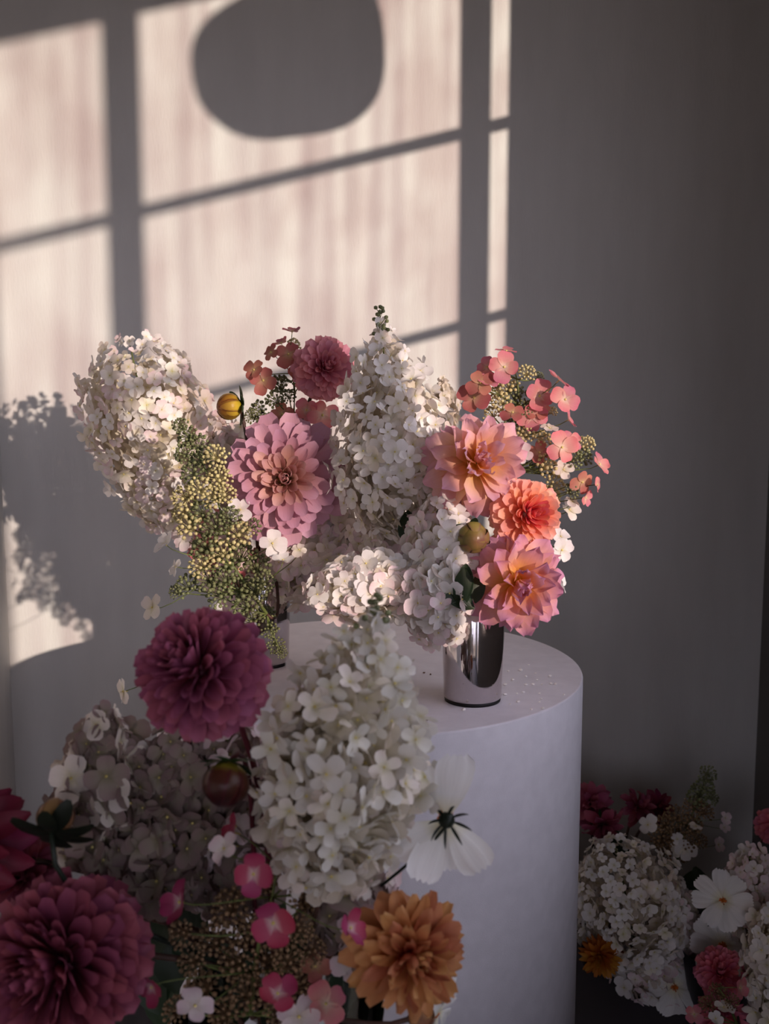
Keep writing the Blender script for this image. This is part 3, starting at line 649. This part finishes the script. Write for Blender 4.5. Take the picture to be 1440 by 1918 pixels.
sparse('salmon pink open hydrangea spray leaning right, over the coral dahlia', 'pink_hydrangea_spray', 'hydrangea',
       [(940, 960), (965, 880), (975, 820), (975, 760), (968, 710), (960, 680)], 1.44, 'V2',
       [(987, 699, 17, 'y'), (950, 727, 22, 'y'), (967, 738, 20, 'g'), (939, 752, 20, 'y'), (922, 775, 18, 'y'), (1032, 770, 12, 'y'), (1014, 822, 20, 'y'), (985, 813, 20, 'y'), (1025, 872, 24, 'y'), (1000, 870, 20, 'g'),
        (1038, 905, 22, 'y'), (1098, 832, 18, 'y'), (1092, 855, 20, 'g'), (957, 798, 20, 'g'), (985, 765, 18, 'g'), (1050, 880, 16, 'g'), (1070, 920, 16, 'g'), (1010, 705, 10, 'g'), (1075, 860, 18, 'g'), (930, 735, 16, 'y'), (1035, 930, 18, 'y')],
       [(948, 658, 20, 'pk', (.1, .9, .3)), (944, 688, 28, 'pk', (.1, .2, .95)), (912, 688, 20, 'pk', (-.4, .3, .8)), (900, 718, 26, 'br', (-.2, .2, .9)), (888, 745, 30, 'br', (-.1, .2, .9)), (1010, 742, 30, 'pk', (.1, .1, .95)),
        (1047, 712, 28, 'pk', (.6, .6, .3)), (1058, 748, 27, 'pk', (.3, -.1, .9)), (1064, 787, 22, 'pk', (.8, .3, .3)), (996, 780, 27, 'pk', (0, -.1, .95)), (1006, 768, 24, 'br', (.2, .3, .9)), (960, 773, 22, 'br', (-.1, .5, .8)),
        (1029, 802, 16, 'c', (.1, .7, .6)), (1052, 838, 30, 'pk', (.3, .1, .9)), (1010, 848, 24, 'br', (0, .2, .95)), (1070, 825, 20, 'pk', (.3, .5, .7)), (1122, 870, 24, 'pk', (.6, .4, .5)), (1090, 903, 24, 'br', (.4, -.2, .8)),
        (1118, 908, 16, 'pk', (.8, -.2, .4)), (1055, 880, 20, 'c', (.2, .4, .9)), (1066, 955, 22, 'c', (.4, .5, .7)), (1096, 932, 18, 'pk', (.7, -.1, .6)), (965, 822, 20, 'p', (.1, .4, .9)), (978, 850, 20, 'p', (.1, .2, .9)), (915, 715, 20, 'pk', (-.1, .5, .8)),
        (1050, 1005, 18, 'w', (.2, .5, .8), -.02), (1052, 1030, 27, 'w', (.3, -.1, .9), -.04), (1072, 940, 16, 'c', (.3, .7, .4)), (1048, 1092, 22, 'w', (.9, .3, .2), -.08)], 'open hydrangea sprays')
panicle('cream hydrangea in shade between the tall white one and the drooping one', (735, 1105), (690, 975), 1.50, [(0, 56), (.4, 66), (.8, 56), (1, 30)], 'V2', ('c', 'p'), .021, 1.0, group=g_w, loose=.4)
leafy_sprig('dark green leaves at the rim of the right vase', [(865, 1130), (868, 1085)], 1.29, 'V2',
            [(880, 1130, 68, -.3, 1, 0, (0, .1, 1)), (872, 1120, 60, -1, .1, .1, (0, .5, 1)), (890, 1130, 60, .2, 1, 0, (.3, .1, 1)), (850, 1115, 50, -.8, .5, .1, (0, .5, 1)), (870, 1125, 70, .0, 1, .1, (-.3, .1, 1)), (888, 1140, 80, -.7, .5, .2, (.1, .4, 1)), (862, 1138, 78, .1, 1, .3, (.2, .2, 1))])
leafy_sprig('dark green leaf between the tall and the middle white hydrangeas', [(765, 1010), (755, 985)], 1.38, 'V2',
            [(755, 1015, 62, .15, 1, 0, (-.4, .1, 1)), (800, 965, 45, .4, 1, 0, (0, .1, 1))])

# crumbs fallen on the plinth
M_CRUMB = plain('pale_petal_crumb', (252, 246, 238), .7)
M_CRUMBD = plain('dark_speck', (120, 96, 84), .7)
for i, (px, py) in enumerate([(952, 1258), (975, 1257), (985, 1268), (1003, 1262), (1030, 1268), (985, 1284), (998, 1283), (1015, 1283), (1032, 1282), (968, 1300), (980, 1298), (1010, 1300), (1014, 1310), (970, 1316), (868, 1331),
                              (1010, 1316), (946, 1302), (960, 1275), (946, 1284), (1040, 1283), (1016, 1328), (1056, 1302), (990, 1246), (1006, 1275), (794, 1261), (806, 1264), (800, 1350), (995, 1330), (955, 1320)]):
    r = ray(px, py); p = Vector((0, 0, CAM_H)) + r * ((PT - CAM_H) / r.z); s = rnd(.0015, .0030); mb = MB()
    mb.add(*g_ico((0, 0, s * .55), s, .6)); m = mb.mesh('petal_crumb', M_CRUMBD if i in (24, 25, 26) else M_CRUMB, False)
    for q in m.vertices: q.co *= rnd(.8, 1.25)
    o = obj('petal_crumb', m); o.location = p
    tag(o, 'tiny dark speck on the plinth top left of the right vase' if i in (24, 25, 26) else 'tiny pale crumb scattered on the plinth top around the right vase', 'crumb', 'dark specks on the plinth' if i in (24, 25, 26) else 'pale crumbs on the plinth')

# ============================================================ FRONT BOUQUET
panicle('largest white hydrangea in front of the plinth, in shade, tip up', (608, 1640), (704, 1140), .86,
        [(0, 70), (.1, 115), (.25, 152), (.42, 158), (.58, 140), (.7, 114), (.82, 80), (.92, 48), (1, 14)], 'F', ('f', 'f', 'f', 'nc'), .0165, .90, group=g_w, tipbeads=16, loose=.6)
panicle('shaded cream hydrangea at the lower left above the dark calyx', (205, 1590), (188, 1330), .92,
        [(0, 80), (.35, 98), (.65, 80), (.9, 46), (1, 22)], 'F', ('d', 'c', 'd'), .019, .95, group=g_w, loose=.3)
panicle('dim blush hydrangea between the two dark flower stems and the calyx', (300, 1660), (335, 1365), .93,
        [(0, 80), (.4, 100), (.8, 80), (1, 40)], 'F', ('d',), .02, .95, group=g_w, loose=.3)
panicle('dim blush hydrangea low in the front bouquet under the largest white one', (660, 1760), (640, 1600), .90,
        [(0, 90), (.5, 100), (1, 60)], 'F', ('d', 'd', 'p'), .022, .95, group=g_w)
FD1 = petal_mat('magenta_dahlia_petal', (150, 44, 50), (132, 50, 72), (178, 100, 126), .3, .45, .1)  # front dahlia colours deepened to stand in for the bouquet's shade
dahlia('magenta pink dahlia on a tall dark stem in front of the left vase', 372, 1255, .84, 128, (-.42, .48, .72), FD1, 'F', 'ball', 230, wl=.95, stemmat=M_STEMP)
FD2 = petal_mat('rose_pink_dahlia_petal', (110, 34, 44), (126, 46, 66), (160, 84, 104), .24, .45, .12)
dahlia('big rose pink dahlia filling the bottom left corner', 112, 1805, .80, 165, (-.35, .05, .85), FD2, 'F', 'ball', 280, wl=.85)
FD3 = petal_mat('apricot_dahlia_petal', (176, 72, 44), (190, 106, 66), (208, 146, 98), .3, .45, .1)
dahlia('apricot orange dahlia at the bottom centre in front of the plinth', 765, 1785, .82, 120, (.35, .1, .9), FD3, 'F', 'wide', 95, wl=.8)
FD4 = petal_mat('deep_pink_dahlia_petal', (84, 24, 40), (112, 30, 56), (128, 42, 70), .22, .45, .08)
dahlia('deep pink dahlia cut by the left edge, one pointed petal rising', -84, 1590, .86, 150, (-.1, .2, .9), FD4, 'F', 'spiky', 60, wl=1.6)
dahlia('dusky pink dahlia hidden behind the dark calyx at left', 45, 1640, .93, 80, (-.1, .5, .8), FD2, 'F', 'ball', 90)
CALB = petal_mat('buff_bud_petal', (150, 116, 66), (166, 128, 84), (150, 104, 76), .2, .4, .1, .4, (120, 80, 60))
bud('dark star shaped calyx with buff bud, seen from behind at lower left', 104, 1528, .84, 36, (.02, .72, -.66), CALB, M_BRACTD, 'F', 9, (-.05, -1, .1), 2.3, -.1, stemmat=M_BRACTD)
YB2 = petal_mat('maroon_yellow_bud_petal', (170, 160, 44), (84, 48, 32), (44, 18, 24), .14, .28, .12, .38, (80, 32, 34))
bud('nodding maroon and yellow dahlia bud with dark green bracts', 422, 1472, .82, 46, (-.1, -.92, .35), YB2, M_BRACT, 'F', 8, (.1, .2, -.6), 1.25, -.35, stemmat=M_STEMP)
PPET = petal_mat('dull_pink_petal', (150, 60, 80), (176, 70, 96), (190, 96, 116), .3, .5, .1)
cosmos('white cosmos seen from behind beside the large front hydrangea', 836, 1535, .85, 128, (-.12, .12, -.95), 'F',
       [(8, 1.02, -.15), (-32, .86, .15), (-122, 1.0, .05), (-155, .98, -.1), (146, .98, -.1), (178, .8, .1)], back=True, stemd=(-.40, -.75, -.55))
M_PLQ = FS
sparse('hot pink open hydrangea spray with brown buds, low in the front bouquet', 'hot_pink_hydrangea_spray', 'hydrangea',
       [(470, 1900), (475, 1820), (490, 1740), (510, 1680), (520, 1620)], .86, 'F',
       [(545, 1640, 36, 'b'), (570, 1690, 32, 'b'), (500, 1660, 30, 'b'), (430, 1700, 40, 'b'), (400, 1760, 40, 'b'), (440, 1800, 40, 'b'), (360, 1800, 32, 'b'), (500, 1800, 38, 'b'), (540, 1800, 34, 'b'), (380, 1850, 40, 'b'), (460, 1860, 40, 'b'), (560, 1850, 34, 'b'),
        (600, 1650, 24, 'b'), (420, 1900, 34, 'b'), (340, 1750, 30, 'b'), (585, 1780, 30, 'b'), (560, 1740, 30, 'b'), (470, 1740, 34, 'b'), (520, 1890, 30, 'b'), (330, 1890, 30, 'b')],
       [(475, 1637, 44, 'hp', (0, .2, 1), -.06), (512, 1728, 50, 'hp', (0, .0, 1), -.07), (655, 1738, 42, 'hp', (.75, .3, .4), -.06), (338, 1690, 44, 'hp', (-.5, .3, .5), -.03), (520, 1862, 40, 'hp', (.1, .8, .5), -.05),
        (285, 1848, 36, 'hp', (-.5, -.2, .8), -.05), (365, 1885, 40, 'p', (.2, .7, .4), -.06), (250, 1780, 34, 'hp', (-.2, .5, .7), .0), (440, 1560, 40, 'hp', (-.8, .3, .3), .0), (545, 1585, 34, 'p', (.2, .8, .5), -.03),
        (610, 1880, 40, 'pk', (.2, .3, .9), -.02), (560, 1905, 44, 'p', (0, .6, .8), -.03), (420, 1590, 30, 'p', (-.4, .6, .5), -.03), (590, 1810, 34, 'br', (.2, .5, .7), 0)], 'open hydrangea sprays')
leafy_sprig('dark leaves filling the base of the front bouquet', [(430, 1918), (440, 1700)], .97, 'F',
            [(300, 1900, 150, -.4, 1, 0, (0, .1, 1)), (400, 1900, 160, .1, 1, 0, (0, .1, 1)), (520, 1910, 160, .2, 1, 0, (.2, .1, 1)), (620, 1910, 160, .5, 1, 0, (0, .1, 1)), (350, 1830, 150, .1, 1, 0, (.2, .1, 1)), (230, 1850, 120, -.3, 1, 0, (0, .1, 1)), (460, 1800, 140, .6, 1, 0, (0, .2, 1)),
             (300, 1930, 170, 0, 1, 0, (-.2, .1, 1)), (330, 1860, 150, -.2, 1, 0, (.2, .1, 1)), (360, 1760, 130, -.3, 1, 0, (0, .2, 1)), (280, 1800, 130, .2, 1, 0, (0, .2, 1)), (570, 1820, 150, .1, 1, 0, (0, .2, 1)), (440, 1930, 150, .1, 1, 0, (0, .2, 1)), (660, 1740, 110, .6, .9, 0, (0, .1, 1)), (720, 1720, 90, .1, 1, 0, (0, .1, 1))])
bud('small orange bud under the apricot dahlia at the bottom edge', 790, 1905, .84, 26, (.3, -.4, .9), CALB, M_BRACTD, 'F', 5, (-.3, -1, 0), 1.3)
cosmos('white cosmos petals peeping out under the apricot dahlia', 815, 1895, .88, 80, (.7, -.2, .3), 'F')

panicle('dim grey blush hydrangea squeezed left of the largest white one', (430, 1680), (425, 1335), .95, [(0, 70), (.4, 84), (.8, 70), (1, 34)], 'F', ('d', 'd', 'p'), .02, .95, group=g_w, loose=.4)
# ============================================================ FLOOR FLOWERS AT THE RIGHT
panicle('round white hydrangea on the floor right beside the plinth', (1195, 1790), (1150, 1572), 1.86,
        [(0, 70), (.25, 100), (.5, 112), (.75, 96), (.92, 60), (1, 26)], 'B1', ('w', 'c', 'w'), .0185, .78, group=g_w, loose=.35)
panicle('dim blush hydrangea on the floor, right of the round white one', (1250, 1800), (1240, 1640), 1.90,
        [(0, 50), (.4, 66), (.8, 54), (1, 26)], 'B1', ('p', 'w'), .024, 1.0, group=g_w)
panicle('blush hydrangea at the right edge, topmost there', (1440, 1760), (1400, 1590), 1.80,
        [(0, 60), (.4, 60), (.8, 44), (1, 20)], 'B2', ('p', 'p', 'w'), .024, 1.0, group=g_w)
panicle('white hydrangea cut by the right edge near the bottom', (1462, 1900), (1440, 1700), 1.66,
        [(0, 60), (.4, 62), (.8, 42), (1, 20)], 'B2', ('w', 'c'), .024, 1.0, group=g_w)
panicle('dim white hydrangea low on the floor between the white and pink flowers', (1220, 1860), (1190, 1770), 1.88, [(0, 50), (.5, 62), (1, 30)], 'B1', ('w', 'p'), .024, 1.0, group=g_w)
cosmos('white cosmos with orange centre facing up at lower right', 1353, 1688, 1.74, 58, (-.05, .62, .75), 'B2')
cosmos('dimmer white cosmos just below the one with orange centre', 1352, 1772, 1.80, 66, (-.1, .3, .85), 'B2')
cosmos('pale cosmos lying lowest among the floor flowers', 1262, 1850, 1.84, 60, (.1, .5, .8), 'B1')
PM = petal_mat('pink_mum_petal', (190, 60, 84), (214, 100, 124), (224, 134, 150), .35, .5, .08)
dahlia('pink many petalled dahlia at the lower right', 1350, 1822, 1.70, 52, (-.25, .55, .7), PM, 'B2', 'ball', 170, wl=.85)
dahlia('dusky pink dahlia at the very bottom right', 1352, 1900, 1.70, 56, (-.2, .4, .8), PM, 'B2', 'spiky', 70)
OR = petal_mat('golden_dahlia_petal', (150, 76, 20), (184, 110, 34), (192, 122, 50), .35, .5, .1)
dahlia('golden orange dahlia under the round white floor hydrangea', 1125, 1790, 1.80, 46, (-.3, .1, .9), OR, 'B1', 'spiky', 80, wl=1.2)
MG = petal_mat('wine_pink_petal', (80, 28, 38), (150, 62, 88), (172, 92, 114), .28, .5, .08)
dahlia('wine pink flower with dark heart behind the plinth edge', 1108, 1506, 2.02, 46, (-.1, .3, .9), MG, 'B1', 'wide', 26, cmat=M_BRACTD, centre=M_BRACTD, wl=1.2)
dahlia('lilac pink flower facing down, above the round white floor hydrangea', 1130, 1545, 1.98, 48, (.3, -.4, .7), MG, 'B1', 'wide', 22)
dahlia('dull pink flower standing at the back of the floor group', 1195, 1512, 2.04, 38, (.2, .5, .7), FD2, 'B1', 'wide', 26)
dahlia('deep rose flower at the back, right of the dull pink one', 1232, 1512, 2.06, 34, (.1, .3, .8), FD4, 'B1', 'wide', 26)
dahlia('pink dahlia touching the right edge above the blush hydrangea', 1448, 1548, 1.98, 36, (-.3, .1, .9), PM, 'B2', 'ball', 80)
sparse('tan beaded hydrangea spray rising highest of the floor flowers', 'tan_hydrangea_spray', 'hydrangea',
       [(1262, 1640), (1272, 1590), (1290, 1540), (1310, 1490), (1328, 1440)], 1.98, 'B1',
       [(1325, 1450, 18, 'g'), (1318, 1475, 20, 'g'), (1308, 1490, 22, 'g'), (1335, 1495, 14, 'g'), (1300, 1510, 22, 'b'), (1320, 1520, 20, 'b'), (1245, 1545, 22, 'b'), (1265, 1530, 24, 'b'), (1285, 1545, 22, 'b'), (1240, 1570, 24, 'b'), (1262, 1565, 20, 'b'), (1250, 1590, 22, 'b'),
        (1290, 1575, 22, 'b'), (1312, 1575, 16, 'b'), (1275, 1600, 18, 'b'), (1300, 1545, 20, 'b')],
       [(1213, 1545, 20, 'w', (-.2, .5, .8)), (1268, 1572, 13, 'w', (0, .5, .8)), (1282, 1592, 22, 'w', (.1, .2, .9)), (1303, 1548, 14, 'w', (0, .9, .3)), (1358, 1532, 12, 'p', (.3, .3, .7)), (1356, 1550, 11, 'p', (.2, .3, .7)), (1345, 1582, 15, 'p', (.3, .3, .7)), (1268, 1590, 16, 'c', (0, .4, .8))], 'open hydrangea sprays')
sparse('thin brown budded spray in front at the lower right corner', 'budded_hydrangea_spray', 'hydrangea',
       [(1380, 1918), (1360, 1870), (1345, 1850)], 1.64, 'B2',
       [(1345, 1858, 18, 'b'), (1370, 1875, 16, 'b'), (1325, 1880, 18, 'b')],
       [(1355, 1887, 20, 'w', (0, .9, .4)), (1340, 1908, 16, 'w', (0, .5, .7)), (1300, 1900, 18, 'pk', (-.3, .4, .7)), (1385, 1850, 22, 'pk', (.5, .1, .6))], 'open hydrangea sprays')
leafy_sprig('dark leaves low among the floor flowers', [(1270, 1860), (1290, 1700)], 1.95, 'B1',
            [(1270, 1700, 80, .5, 1, 0, (0, .3, 1)), (1180, 1640, 90, -.3, 1, 0, (0, .3, 1)), (1300, 1780, 90, .4, 1, 0, (0, .3, 1)), (1320, 1700, 80, -.2, 1, 0, (0, .3, 1)), (1290, 1830, 90, .8, .5, 0, (0, .3, 1))])
